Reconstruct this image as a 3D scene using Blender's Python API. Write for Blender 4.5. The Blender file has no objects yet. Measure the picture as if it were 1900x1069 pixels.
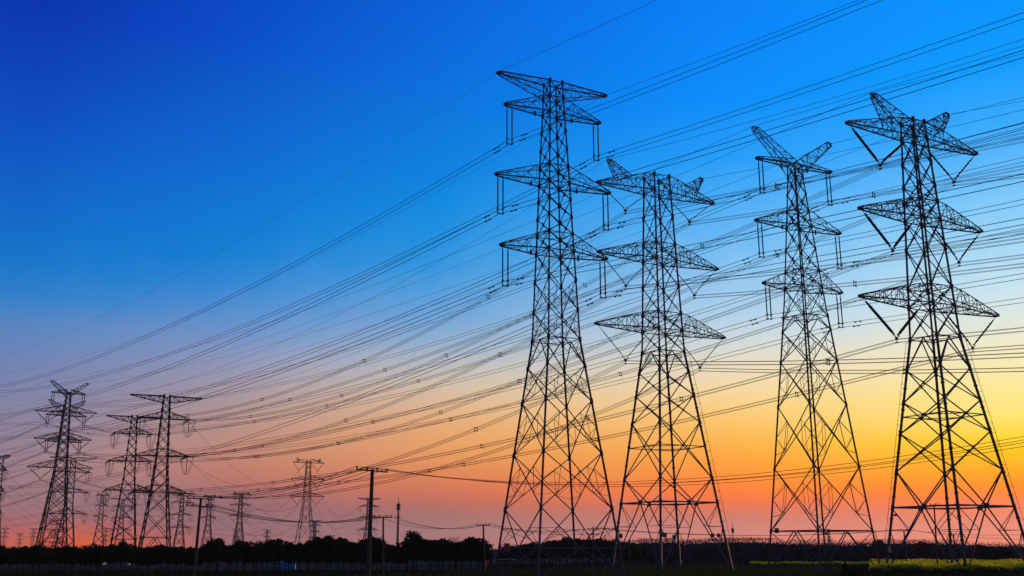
import bpy, math, random
import numpy as np
from mathutils import Vector

S = bpy.context.scene
C = S.collection
rnd = random.Random(7)
R = math.radians

# ------------------------------------------------------------------ camera
F = 1900.0                      # focal length in photo pixels (photo 1900 x 1069)
TH = math.atan(484 / F)         # pitch above the horizon
HC = 3.5                        # eye height
CT, ST = math.cos(TH), math.sin(TH)
cam = bpy.data.objects.new('camera', bpy.data.cameras.new('camera'))
C.objects.link(cam)
cam.data.sensor_width = 36.0
cam.data.lens = 36.0
cam.data.clip_start = 0.5
cam.data.clip_end = 30000
cam.location = (0, 0, HC)
cam.rotation_euler = (math.pi / 2 + TH, 0, 0)
S.camera = cam

# ------------------------------------------------------------------ world: dusk sky by direction (azimuth, elevation)
COLS = [20, 170, 420, 820, 1375, 1885]
TAB = {
 20: [(0,(0,47,178)),(100,(0,57,190)),(200,(0,70,200)),(300,(0,85,203)),(400,(0,102,203)),(460,(0,110,200)),(540,(32,124,202)),
      (600,(85,133,193)),(680,(112,130,178)),(750,(127,129,163)),(820,(142,128,148)),(880,(150,122,134)),(940,(146,110,120)),(985,(168,100,104)),(1012,(185,95,85))],
 170: [(0,(0,53,188)),(200,(0,78,206)),(300,(0,92,210)),(400,(0,108,210)),(480,(4,120,207)),(540,(42,130,206)),(600,(92,137,196)),(680,(122,137,180)),
      (750,(140,135,160)),(820,(158,133,143)),(860,(168,130,130)),(900,(152,118,124)),(940,(142,110,122)),(962,(160,107,112)),(982,(188,98,88)),(1002,(212,94,60)),(1012,(215,92,55))],
 420: [(0,(0,65,203)),(200,(0,90,212)),(300,(0,102,216)),(400,(0,116,216)),(480,(12,126,212)),(540,(58,138,212)),(600,(100,144,203)),
      (680,(145,149,183)),(740,(165,148,155)),(800,(184,141,132)),(860,(190,128,112)),(890,(180,116,106)),(915,(160,110,112)),(940,(138,103,113)),(970,(141,107,118)),(1012,(145,104,112))],
 820: [(0,(0,93,226)),(200,(0,113,230)),(300,(0,124,231)),(400,(12,138,230)),(480,(45,148,224)),(540,(85,158,220)),(600,(118,166,214)),
      (640,(150,176,202)),(680,(188,188,188)),(720,(210,190,165)),(760,(225,180,140)),(800,(230,166,112)),(840,(230,155,97)),(870,(222,140,90)),(905,(212,118,88)),
      (925,(192,110,92)),(945,(167,108,104)),(965,(157,114,111)),(985,(157,118,119)),(1012,(162,114,118))],
 1375: [(0,(0,130,250)),(200,(5,145,252)),(300,(40,160,250)),(400,(90,180,248)),(480,(128,194,243)),(540,(160,204,238)),(600,(184,213,232)),
      (640,(215,221,218)),(680,(235,220,190)),(720,(248,218,165)),(760,(252,205,125)),(800,(252,190,92)),(830,(253,175,72)),(870,(252,155,60)),(895,(255,138,60)),
      (920,(252,123,62)),(940,(224,116,88)),(960,(206,125,108)),(980,(202,133,124)),(1012,(222,135,120))],
 1885: [(0,(0,150,255)),(150,(10,160,255)),(220,(50,170,255)),(300,(95,185,252)),(400,(145,210,250)),(480,(180,222,245)),(540,(205,230,240)),
      (600,(228,232,217)),(660,(248,235,187)),(720,(252,232,150)),(780,(255,230,110)),(805,(255,218,62)),(830,(255,205,30)),(855,(255,186,0)),(880,(255,166,5)),(900,(255,146,42)),
      (930,(252,131,82)),(950,(238,135,106)),(980,(235,143,122)),(1012,(238,140,116))]}

def lin(c):
    c = c / 255.0
    return c / 12.92 if c <= 0.04045 else ((c + 0.055) / 1.055) ** 2.4

def sky_at(u, v):
    u = min(max(u, COLS[0]), COLS[-1]); v = min(max(v, 0), 1012)
    def col(k):
        t = TAB[k]; d = min(max((520 - v) / 200, 0), 1) * (k < 1000)
        return [np.interp(v, [a for a, _ in t], [c[i] for _, c in t]) * (1 + d * (0, .03, -.04)[i]) for i in range(3)]
    for a, b in zip(COLS, COLS[1:]):
        if u <= b:
            f = (u - a) / (b - a); A, B = col(a), col(b)
            return [A[i] * (1 - f) + B[i] * f for i in range(3)]

def dir_to_px(az, el):
    X, Y, Z = math.sin(az) * math.cos(el), math.cos(az) * math.cos(el), math.sin(el)
    zc = Y * CT + Z * ST; yc = -Y * ST + Z * CT
    return 950 + F * X / zc, 534.5 - F * yc / zc

wd = bpy.data.worlds.new("World"); S.world = wd; wd.use_nodes = True
nt = wd.node_tree; N = nt.nodes; LK = nt.links
for n in list(N): N.remove(n)
def math_node(op, a, b=None, clamp=False):
    m = N.new('ShaderNodeMath'); m.operation = op; m.use_clamp = clamp
    for i, x in enumerate((a, b)):
        if x is None: continue
        if isinstance(x, (int, float)): m.inputs[i].default_value = x
        else: LK.new(x, m.inputs[i])
    return m.outputs[0]
tc = N.new('ShaderNodeTexCoord')
sep = N.new('ShaderNodeSeparateXYZ'); LK.new(tc.outputs['Generated'], sep.inputs[0])
el = math_node('ARCSINE', sep.outputs[2])
az = math_node('ARCTAN2', sep.outputs[0], sep.outputs[1])
# thin high cirrus that bends the colour bands slightly
mp = N.new('ShaderNodeMapping'); mp.inputs['Scale'].default_value = (14, 14, 5); LK.new(tc.outputs['Generated'], mp.inputs[0])
nz = N.new('ShaderNodeTexNoise'); nz.inputs['Scale'].default_value = 1.6; nz.inputs['Detail'].default_value = 7; nz.inputs['Roughness'].default_value = .62
LK.new(mp.outputs[0], nz.inputs['Vector'])
wob = math_node('MULTIPLY', math_node('SUBTRACT', nz.outputs[0], 0.5), R(2.6))
bell = math_node('SUBTRACT', 1.0, math_node('MULTIPLY', math_node('ABSOLUTE', math_node('SUBTRACT', el, R(15.5))), 1 / R(6.0)), clamp=True)
el2 = math_node('ADD', el, math_node('MULTIPLY', wob, bell))
fac = math_node('DIVIDE', el2, R(40), clamp=True)
HAZE = .00015
AZS = [-26.5, -22.4, -15.5, -4, 12, 26]
ELS = [0, .45, .9, 1.4, 1.9, 2.4, 2.9, 3.4, 4.0, 4.7, 5.5, 6.5, 7.6, 8.8, 10, 11.3, 12.6, 14, 15.5, 17, 18.8, 21, 24, 27, 30.5]
ramps = []
for a in AZS:
    r = N.new('ShaderNodeValToRGB'); r.color_ramp.interpolation = 'LINEAR'
    e = r.color_ramp.elements
    while len(e) > 1: e.remove(e[-1])
    for i, s in enumerate(ELS):
        c = [lin(x) for x in sky_at(*dir_to_px(R(a), R(s)))]
        # the air in front of the sky takes some of its light (see haze): the sky itself is that much stronger
        T = math.exp(-HAZE * min(95 / max(math.sin(R(s)), 1e-4), 2600 / math.cos(R(a))))
        c = [max(0, (x - (1 - T) * q) / T) for x, q in zip(c, (.03, .07, .11))] + [1]
        if i == 0: q = e[0]; q.position = 0
        else: q = e.new(s / 40)
        q.color = c
    q = e.new(1.0); q.color = [x * .55 for x in c[:3]] + [1]
    LK.new(fac, r.inputs[0]); ramps.append(r.outputs[0])
cur = ramps[0]
for i in range(1, len(AZS)):
    mr = N.new('ShaderNodeMapRange'); mr.inputs[1].default_value = R(AZS[i - 1]); mr.inputs[2].default_value = R(AZS[i])
    LK.new(az, mr.inputs[0])
    mx = N.new('ShaderNodeMix'); mx.data_type = 'RGBA'
    LK.new(mr.outputs[0], mx.inputs[0]); LK.new(cur, mx.inputs[6]); LK.new(ramps[i], mx.inputs[7]); cur = mx.outputs[2]
# the east, behind the viewer, is already dark
mr = N.new('ShaderNodeMapRange'); mr.interpolation_type = 'SMOOTHSTEP'
mr.inputs[1].default_value = R(38); mr.inputs[2].default_value = R(95); mr.inputs[3].default_value = 1.0; mr.inputs[4].default_value = .26
LK.new(math_node('ABSOLUTE', math_node('SUBTRACT', az, R(8))), mr.inputs[0])
mr2 = N.new('ShaderNodeMapRange'); mr2.interpolation_type = 'SMOOTHSTEP'
mr2.inputs[1].default_value = R(32); mr2.inputs[2].default_value = R(60); mr2.inputs[3].default_value = 1.0; mr2.inputs[4].default_value = .5
LK.new(el, mr2.inputs[0])
bg = N.new('ShaderNodeBackground'); LK.new(cur, bg.inputs[0])
LK.new(math_node('MULTIPLY', mr.outputs[0], mr2.outputs[0]), bg.inputs[1])
wo = N.new('ShaderNodeOutputWorld'); LK.new(bg.outputs[0], wo.inputs[0])

sun = bpy.data.objects.new('sun', bpy.data.lights.new('sun', 'SUN')); C.objects.link(sun)
sun.data.energy = 2.0; sun.data.angle = R(4); sun.data.color = (1, .5, .22)
sun.rotation_euler = (R(87), 0, R(180 - 34))       # low in the west, just right of the frame
S.view_settings.view_transform = 'Standard'; S.view_settings.look = 'None'
S.view_settings.exposure = 0; S.view_settings.gamma = 1

# ------------------------------------------------------------------ helpers
def mat(name, c, rough=.7, metal=0.0, var=.25, scale=3.0, c2=None):
    m = bpy.data.materials.new(name); m.use_nodes = True
    n = m.node_tree.nodes; l = m.node_tree.links; b = n['Principled BSDF']
    b.inputs['Roughness'].default_value = rough; b.inputs['Metallic'].default_value = metal
    t = n.new('ShaderNodeTexCoord'); z = n.new('ShaderNodeTexNoise'); z.inputs['Scale'].default_value = scale; z.inputs['Detail'].default_value = 6
    l.new(t.outputs['Object'], z.inputs['Vector'])
    r = n.new('ShaderNodeValToRGB'); r.color_ramp.elements[0].position = .3; r.color_ramp.elements[1].position = .7
    if rough > .8: b.inputs['Specular IOR Level'].default_value = 0.0
    c2 = c2 or [x * (1 + var) for x in c]
    r.color_ramp.elements[0].color = [x * (1 - var) for x in c] + [1]; r.color_ramp.elements[1].color = list(c2) + [1]
    l.new(z.outputs[0], r.inputs[0]); l.new(r.outputs[0], b.inputs['Base Color'])
    return m
M = dict(
    steel=mat('galvanised_steel', (.085, .09, .10), .55, .35, .3, 1.2),
    far=mat('far_steel', (.05, .053, .062), .6, .3, .2, .5),
    tube=mat('painted_steel_tube', (.12, .125, .14), .6, .1, .25, .8),
    wire=mat('aluminium_cable', (.05, .05, .055), .6, .3, .1, 2),
    ins=mat('insulator_composite', (.03, .022, .02), .5, 0, .2, 4),
    conc=mat('pole_concrete', (.15, .125, .10), .9, 0, .3, 6),
    dark=mat('dark_iron', (.03, .03, .032), .6, .2, .2, 4),
    leaf=mat('leaves', (.028, .042, .016), .85, 0, .45, .9),
    leaf2=mat('haze_tinted_far_leaves', (.055, .065, .085), .9, 0, .45, .15),  # blue of the distant haze is mixed into this leaf colour
    bark=mat('bark', (.035, .028, .022), .95, 0, .3, 5),
    orange=mat('orange_plate', (.5, .12, .03), .6, 0, .2, 3),
    plate=mat('blue_sign_plate', (.05, .10, .22), .5, 0, .2, 3),
    white=mat('white_plate', (.5, .5, .5), .6, 0, .1, 3),
    tarp=mat('blue_tarpaulin', (.03, .36, .85), .6, 0, .2, 2),
    wall=mat('pale_render', (.35, .38, .40), .9, 0, .2, 1),
    rape=mat('rapeseed_flowers', (.68, .70, .02), .8, 0, .35, .6),
    stem=mat('rapeseed_stems', (.07, .13, .02), .85, 0, .4, .8),
    grass=mat('grass_blades', (.05, .075, .022), .9, 0, .4, .3),
)

for k_ in ('rape', 'stem', 'leaf', 'grass'):          # thin leaves and petals let light through
    t_ = M[k_].node_tree; b_ = t_.nodes['Principled BSDF']; tr_ = t_.nodes.new('ShaderNodeBsdfTranslucent'); mx_ = t_.nodes.new('ShaderNodeMixShader')
    mx_.inputs[0].default_value = .5 if k_ in ('rape', 'stem') else .25
    t_.links.new(b_.inputs['Base Color'].links[0].from_socket, tr_.inputs[0]); t_.links.new(b_.outputs[0], mx_.inputs[1]); t_.links.new(tr_.outputs[0], mx_.inputs[2])
    t_.links.new(mx_.outputs[0], t_.nodes['Material Output'].inputs[0])

class MB:
    def __init__(s): s.v = []; s.f = []
    def bar(s, p, q, w, n=4, w2=None):
        p = Vector(p); q = Vector(q); d = q - p
        if d.length < 1e-6: return
        d.normalize(); w2 = w if w2 is None else w2
        a = d.cross(Vector((0, 0, 1)) if abs(d.z) < .95 else Vector((0, 1, 0))).normalized(); b = d.cross(a)
        k = len(s.v); r = w / 2 * (1.15 if n == 4 else 1); r2 = w2 / 2 * (1.15 if n == 4 else 1)
        for P, rr in ((p, r), (q, r2)):
            for i in range(n):
                t = 2 * math.pi * (i + .5) / n
                s.v.append(tuple(P + a * math.cos(t) * rr + b * math.sin(t) * rr))
        for i in range(n): s.f.append((k + i, k + (i + 1) % n, k + n + (i + 1) % n, k + n + i))
        s.f.append(tuple(k + i for i in reversed(range(n)))); s.f.append(tuple(k + n + i for i in range(n)))
    def box(s, c, d):
        k = len(s.v)
        for z in (-1, 1):
            for x, y in ((-1, -1), (1, -1), (1, 1), (-1, 1)): s.v.append((c[0] + x * d[0] / 2, c[1] + y * d[1] / 2, c[2] + z * d[2] / 2))
        for f in ((3, 2, 1, 0), (4, 5, 6, 7), (0, 1, 5, 4), (1, 2, 6, 5), (2, 3, 7, 6), (3, 0, 4, 7)): s.f.append(tuple(k + i for i in f))
    def path(s, pts, r, n=4):
        k = len(s.v); m = len(pts)
        P = [Vector(p) for p in pts]
        for i, p in enumerate(P):
            d = (P[min(i + 1, m - 1)] - P[max(i - 1, 0)]).normalized()
            a = d.cross(Vector((0, 0, 1)) if abs(d.z) < .97 else Vector((0, 1, 0))).normalized(); b = d.cross(a)
            rr = r[i] if isinstance(r, (list, tuple)) else r
            for j in range(n):
                t = 2 * math.pi * j / n; s.v.append(tuple(p + a * math.cos(t) * rr + b * math.sin(t) * rr))
        for i in range(m - 1):
            for j in range(n):
                s.f.append((k + i * n + j, k + i * n + (j + 1) % n, k + (i + 1) * n + (j + 1) % n, k + (i + 1) * n + j))
        s.f.append(tuple(k + j for j in reversed(range(n)))); s.f.append(tuple(k + (m - 1) * n + j for j in range(n)))
    def lathe(s, p, q, prof, n=8):
        "stack of rings along p->q: prof = [(t, r)]"
        p = Vector(p); q = Vector(q); s.path([p.lerp(q, t) for t, _ in prof], [r for _, r in prof], n)
    def mesh(s, name):
        me = bpy.data.meshes.new(name); me.from_pydata(s.v, [], s.f); me.validate(); return me

def link(name, me, m, parent=None, loc=None):
    if isinstance(me, MB): me = me.mesh(name)
    if not me.materials: me.materials.append(M[m] if isinstance(m, str) else m)
    o = bpy.data.objects.new(name, me); C.objects.link(o)
    if parent: o.parent = parent
    if loc is not None: o.location = loc
    return o
def tag(o, label=None, cat=None, group=None, kind=None):
    if label: o['label'] = label
    if cat: o['category'] = cat
    if group: o['group'] = group
    if kind: o['kind'] = kind
    return o
def empty(name, loc, rz=0, label=None, cat=None, group=None):
    o = bpy.data.objects.new(name, None); C.objects.link(o); o.empty_display_size = .5
    o.location = loc; o.rotation_euler = (0, 0, rz); return tag(o, label, cat, group)
def copy_tree(o, parent=None):
    c = o.copy(); C.objects.link(c)
    if parent: c.parent = parent
    for ch in [x for x in list(o.children)]: copy_tree(ch, c)
    return c
def at(u, v, Y):
    "world point seen at photo pixel (u, v), at ground distance Y"
    r = (534.5 - v) / F
    h = Y * (ST + r * CT) / (CT - r * ST)
    return Vector(((u - 950) / F * (Y * CT + h * ST), Y, HC + h))

# ------------------------------------------------------------------ lattice towers
CORN = [(-1, -1), (1, -1), (1, 1), (-1, 1)]
def profile(pts):
    zs = [p[0] for p in pts]; ws = [p[1] for p in pts]
    o = np.argsort(zs); zs = [zs[i] for i in o]; ws = [ws[i] for i in o]
    return lambda z: float(np.interp(z, zs, ws))

def insulator(n_disc, length, r, core):
    "rod with sheds hanging from the origin straight down"
    b = MB(); b.bar((0, 0, 0), (0, 0, -length), core, 6)
    prof = []
    a, e = .12, .93
    for i in range(n_disc):
        t0 = a + (e - a) * i / n_disc; dt = (e - a) / n_disc
        prof += [(t0, core * .6), (t0 + dt * .15, r), (t0 + dt * .5, r), (t0 + dt * .75, core * .6)]
    b.lathe((0, 0, 0), (0, 0, -length), prof, 8)
    return b
def aim(o, p, q):
    o.location = p; d = Vector(q) - Vector(p)
    o.rotation_mode = 'QUATERNION'; o.rotation_quaternion = Vector((0, 0, -1)).rotation_difference(d)

def build_tower(sp):
    X, Y, ph = sp['pos']
    root = empty('transmission_tower', (X, Y, sp.get('z0', 0)), R(ph), sp['label'], 'pylon', sp.get('group'))
    w = profile(sp['w']); st = sp.get('mat', 'steel'); n = sp.get('sides', 4)
    lw, bw, sw = sp['leg'], sp['brace'], sp['sub']
    top = max(z for z, _ in sp['w'])
    lev = sp['levels']
    def P(c, z, k=1.0): ww = w(z) * k; return Vector((c[0] * ww, c[1] * ww, z))
    # legs with gusset plates, splice collars
    brk = sorted(set([z for z, _ in sp['w']] + [0]))
    for c in CORN:
        b = MB()
        for z1, z2 in zip(brk, brk[1:]):
            b.bar(P(c, z1), P(c, z2), lw if z1 < sp['waist'] else lw * .8, n)
        for z in lev:
            g = lw * ((1.4 if z > sp['waist'] else 1.5) if n == 4 else 1.12)
            b.bar(P(c, z - g * .8), P(c, z + g * .8), g * 1.15, 6)
        if sp.get('collars'):
            for k in range(int(sp['waist'] / 3.1)):
                z = 1.5 + k * 3.1; b.bar(P(c, z - .09), P(c, z + .09), lw * 1.45, n)
        link('leg', b, st, root)
        if not sp.get('small'):
            fb = MB(); p = P(c, 0); fb.bar((p.x, p.y, -1.5), (p.x, p.y, .35), 1.1, 8, .8); link('footing', fb, 'conc', root)
    # faces
    for fi in range(4):
        a, c = CORN[fi], CORN[(fi + 1) % 4]
        b = MB(); mid = lambda z: (P(a, z) + P(c, z)) / 2
        for it in sp['face']:
            k = it[0]
            if k in ('x', 'xs', 'xr'):
                z1, z2 = it[1], it[2]; t = bw * (1.0 if z1 < sp['waist'] else .85)
                A1, A2, C1, C2 = P(a, z1), P(a, z2), P(c, z1), P(c, z2)
                b.bar(A1, C2, t); b.bar(C1, A2, t)
                wa, wc = (A1 - C1).length, (A2 - C2).length
                tx = wa / (wa + wc)                       # crossing point along A1->C2
                if k == 'xs':
                    for (L1, L2, o1, o2) in ((A1, A2, C1, C2), (C1, C2, A1, A2)):
                        lo = L1.lerp(o2, tx * .5); hi = L2.lerp(o1, (1 - tx) * .55); zm = (L1 + L2) / 2
                        b.bar(zm, lo, sw); b.bar(zm, hi, sw); b.bar(lo, hi, sw)
                        b.bar(L1.lerp(L2, .22), L1.lerp(o2, tx * .5), sw * .8)
                if k == 'xr':                             # ring of horizontals through the crossings
                    zc = A1.lerp(C2, tx).z; b.bar(P(a, zc), P(c, zc), bw)
                    m1 = mid(zc); e, f = CORN[(fi + 1) % 4], CORN[(fi + 2) % 4]; b.bar(m1, (P(e, zc) + P(f, zc)) / 2, bw * .8)
                if k != 'xs' and bw > .1 and not sp.get('small'):
                    cc = A1.lerp(C2, tx); b.bar(cc - Vector((0, 0, .22)), cc + Vector((0, 0, .22)), .32, 6)
            elif k == 'h':
                b.bar(P(a, it[1]), P(c, it[1]), bw * (1.55 if it[1] < 12 and not sp.get('small') else .9))
                if it[1] < 12 and n == 8: b.bar(mid(it[1]) - Vector((0, 0, .35)), mid(it[1]) + Vector((0, 0, .35)), .75, 8)
                if len(it) > 2:
                    e, f = CORN[(fi + 1) % 4], CORN[(fi + 2) % 4]; b.bar(mid(it[1]), (P(e, it[1]) + P(f, it[1])) / 2, sw * 1.4)
            elif k in ('v', 'vs'):                        # inverted V: face middle at the top, legs at the bottom
                z1, z2 = it[1], it[2]; m = mid(z2)
                for q in (a, c):
                    b.bar(m, P(q, z1), bw * 1.05)
                    if k == 'vs':
                        for t in (.35, .68):
                            hh = m.lerp(P(q, z1), t); lg = P(q, hh.z); b.bar(hh, lg, sw)
                            up = P(q, m.lerp(P(q, z1), t - .33).z); b.bar(hh, up, sw)
            elif k in ('y', 'ys'):                        # V: legs at the top to the face middle at the bottom
                z1, z2 = it[1], it[2]; m = mid(z1)
                for q in (a, c):
                    b.bar(m, P(q, z2), bw * 1.05)
                    if k == 'ys':
                        hh = m.lerp(P(q, z2), .5); lg = P(q, hh.z); b.bar(hh, lg, sw)
                        lo = P(q, z1); b.bar(hh, lo, sw); b.bar(lg, m.lerp(P(q, z2), .22), sw)
        link('face_bracing', b, st, root)
    # crossarms
    out = {}
    for ai, arm in enumerate(sp['arms']):
        for sx in (-1, 1):
            L = arm['L']; zb, zt = arm['zb'], arm['zt']; kind = arm.get('kind', 'std'); zr = arm.get('zr', zb)
            b = MB(); ns = arm.get('n', 6)
            def sec(t):
                x0 = w(zb); x = sx * (x0 + (L - x0) * t); y = w(zb) * (1 - t) + .28 * t
                if kind == 'flat': lo, hi = zr + (zt - .25 - zr) * t, zt
                elif kind == 'hump': lo = zb; hi = zb + .3 + (zt - zb - .3) * (1 - max(0, (t - .08) / .92) ** 1.08)
                else: lo = zr + (zb - zr) * t; hi = zt + (zb + .3 - zt) * t
                return [Vector((x, -y, lo)), Vector((x, y, lo)), Vector((x, y, hi)), Vector((x, -y, hi))]
            pr = sec(0); ch = bw * arm.get('cw', .9)
            for i in range(1, ns + 1):
                cu = sec(i / ns)
                for j in range(4): b.bar(pr[j], cu[j], ch * sp.get('chord', 1.0) * (1.25 if (j < 2) == (kind != 'flat') else .8))
                o = i % 2
                for (j, k) in ((0, 3), (1, 2)):           # side faces
                    b.bar(cu[j], cu[k], sw); b.bar(pr[j] if o else pr[k], cu[k] if o else cu[j], sw * 1.15)
                    if kind == 'hump' and i < ns:         # finer secondary triangles
                        mm = (pr[j] + cu[j]) / 2; b.bar(mm, (pr[k] + cu[k]) / 2, sw * .55)
                b.bar(pr[0] if o else pr[1], cu[1] if o else cu[0], sw * 1.15)
                b.bar(cu[0], cu[1], sw); b.bar(cu[2], cu[3], sw)
                b.bar(pr[3] if o else pr[2], cu[2] if o else cu[3], sw)
                pr = cu
            b.box((sx * (L - .1), 0, (pr[0].z + pr[2].z) / 2), (.6, .5, .26))
            if not sp.get('small') and kind == 'std': b.box((sx * (w(zb) + (L - w(zb)) * .28), 0, zb - .35), (.2, .2, .7))
            ao = link('crossarm', b, st, root)
            h = arm.get('hang')
            if h and h[0] == 'I':                         # twin vertical strings
                zs = h[1]
                for x in (L - .25, L - 1.0):
                    io = link('insulator_string', sp['ins_mesh'], 'ins', ao, (sx * x, 0, zb)); io.scale = (1, 1, (zb - zs))
                yk = MB()
                for x in (L - .25, L - 1.0): yk.bar((sx * x, -.28, zs), (sx * x, .28, zs), .13); yk.bar((sx * x, -.28, zs + .64), (sx * x, .28, zs + .64), .13); yk.bar((sx * x, 0, zs + .64), (sx * x, 0, zs), .09)
                yk.bar((sx * (L - .25), 0, zs), (sx * (L - 1), 0, zs), .1)
                link('yoke', yk, 'dark', ao)
                out[(ai, sx)] = (sx * (L - .62), zs)
            elif h and h[0] == 'V':
                xa, za = h[1], h[2]; apex = Vector((sx * xa, 0, za))
                for which, p in enumerate((Vector((sx * (L - .3), 0, zb)), Vector((sx * (w(zb) + .1), 0, zb - .2)))):
                    d = apex - p; start = p + d * .12
                    me = sp['ins_v'][0 if sx < 0 else 1]
                    lk = MB(); lk.bar(p, start, .07); link('link_rod', lk, 'dark', ao)
                    e2 = p + d * .93
                    io = link('insulator_string', me, 'ins', ao); aim(io, start, e2); io.scale = (1, 1, (e2 - start).length)
                yk = MB()
                yk.box((sx * xa, 0, za - .1), (.5, .12, .3))
                for dz in (-.35, -.8): yk.bar((sx * xa - .33, 0, za + dz), (sx * xa + .33, 0, za + dz), .1); yk.bar((sx * xa, -.3, za + dz), (sx * xa, .3, za + dz), .1)
                yk.bar((sx * xa, 0, za), (sx * xa, 0, za - .9), .09)
                for q in (-1, 1):
                    cx = sx * xa + q * .42; pts = [(cx + .2 * math.cos(t), .2 * math.sin(t) * .6, za + .25 + .2 * math.sin(t)) for t in np.linspace(0, 2 * math.pi, 11)]
                    yk.path(pts, .05)
                link('yoke', yk, 'dark', ao)
                out[(ai, sx)] = (sx * xa, za - .55)
            elif h and h[0] == 'T':                       # tension strings both ways and a hanging jumper loop
                d = 5.2
                for sy in (-1, 1):
                    for off in (-.25, .25):
                        io = link('insulator_string', sp['ins_mesh'], 'ins', ao); aim(io, (sx * (L - .4) + off, sy * .3, zb), (sx * (L - .4) + off + sp.get('skew', 0) * sy, sy * d, zb - .5)); io.scale = (1, 1, d - .3)
                jl = MB()
                for off in (-.25, .25):
                    jl.path([(sx * (L - .4) + off + sp.get('skew', 0) * t, d * t, zb - .5 - 5.2 * (1 - abs(t) ** 2.2)) for t in np.linspace(-1, 1, 17)], .07)
                link('jumper_loop', jl, 'wire', ao)
                js = link('jumper_string', sp['ins_mesh'], 'ins', ao, (sx * (L - .4), 0, zb)); js.scale = (1, 1, 5.4)
                out[(ai, sx)] = (sx * (L - .4), zb - .5)
            else: out[(ai, sx)] = (sx * L, zt if kind == 'flat' else zb)
    # earth-wire horns
    if 'horn' in sp:
        h = sp['horn']
        for sx in (-1, 1):
            b = MB(); tip = Vector((sx * h['L'], 0, h['z'])); ns = h.get('n', 6)
            rt = [Vector((sx * x, y, z)) for (x, y, z) in h['root']]     # 4 root corners
            tp = [tip + Vector((sx * dx, dy, dz)) for dx, dy, dz in ((-.45, -.3, -.75), (-.45, .3, -.75), (-1.0, .3, .05), (-1.0, -.3, .05))]; tp = [tip + (q_ - tip) * h.get('tip', 1.0) for q_ in tp]
            pr = rt
            for i in range(1, ns + 1):
                cu = [rt[j].lerp(tp[j], i / ns) for j in range(4)]; o = i % 2
                for j in range(4):
                    b.bar(pr[j], cu[j], bw * .85); k = (j + 1) % 4
                    b.bar(pr[j] if o else pr[k], cu[k] if o else cu[j], sw * 1.1); b.bar(cu[j], cu[k], sw)
                pr = cu
            [b.bar(tp[q_], tip, bw * .9) for q_ in range(4)]; [b.bar(tp[q_], tp[(q_ + 1) % 4], bw) for q_ in range(4)]
            b.bar(tip, tip - Vector((0, 0, .6)), .12)
            link('earth_wire_horn', b, st, root); out[('horn', sx)] = (sx * h['L'], h['z'])
    for pt in sp.get('extras', []): pt(root, P, w)
    sp['att'] = out; sp['root'] = root
    return root

def world_pt(sp, x, y, z):
    X, Y, ph = sp['pos']; ph = R(ph)
    return Vector((X + x * math.cos(ph) - y * math.sin(ph), Y + x * math.sin(ph) + y * math.cos(ph), z + sp.get('z0', 0)))

I_THIN = insulator(26, 1, .105, .12).mesh('insulator_string')
I_FAR = insulator(6, 1, .16, .17).mesh('insulator_string')
V_THIN = insulator(20, 1, .085, .1).mesh('insulator_string')
V_FAR = insulator(4, 1, .17, .3).mesh('insulator_string')
V_THICK = insulator(34, 1, .22, .30).mesh('insulator_string')
V_MID = insulator(7, 1, .15, .19).mesh('insulator_string')

def plate_extra(m, c, z, off, size, face=0, name='sign_plate'):
    def f(root, P, w):
        p = P(CORN[c], z); b = MB(); b.box((p.x + off[0], p.y + off[1], z), size); b.bar((p.x, p.y, z), (p.x + off[0], p.y + off[1], z), .1)
        link(name, b, m, root)
    return f
def cage_extra(z, c):
    def f(root, P, w):
        p = P(CORN[c], z); b = MB(); x, y = p.x - .75 * np.sign(p.x), p.y - .75 * np.sign(p.y)
        for zz in (z - 1.1, z - .5, z): b.path([(x + .5 * math.cos(t), y + .5 * math.sin(t), zz) for t in np.linspace(0, 2 * math.pi, 11)], .03)
        for t in np.linspace(0, 2 * math.pi, 9)[:-1]: b.bar((x + .5 * math.cos(t), y + .5 * math.sin(t), z), (x + .5 * math.cos(t), y + .5 * math.sin(t), z - 1.1), .04)
        link('ladder_cage', b, 'dark', root)
    return f
def ladder_extra(c, z1, off=.75):
    def f(root, P, w):
        b = MB(); s = Vector((np.sign(CORN[c][0]) * off, np.sign(CORN[c][1]) * off * .3, 0))
        k = 22
        for i in range(k):
            za, zb = z1 * i / k, z1 * (i + 1) / k
            b.bar(P(CORN[c], za) + s, P(CORN[c], zb) + s, .05); b.bar(P(CORN[c], zb), P(CORN[c], zb) + s * 1.1, .05)
        link('climbing_rail', b, 'dark', root)
    return f

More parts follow.
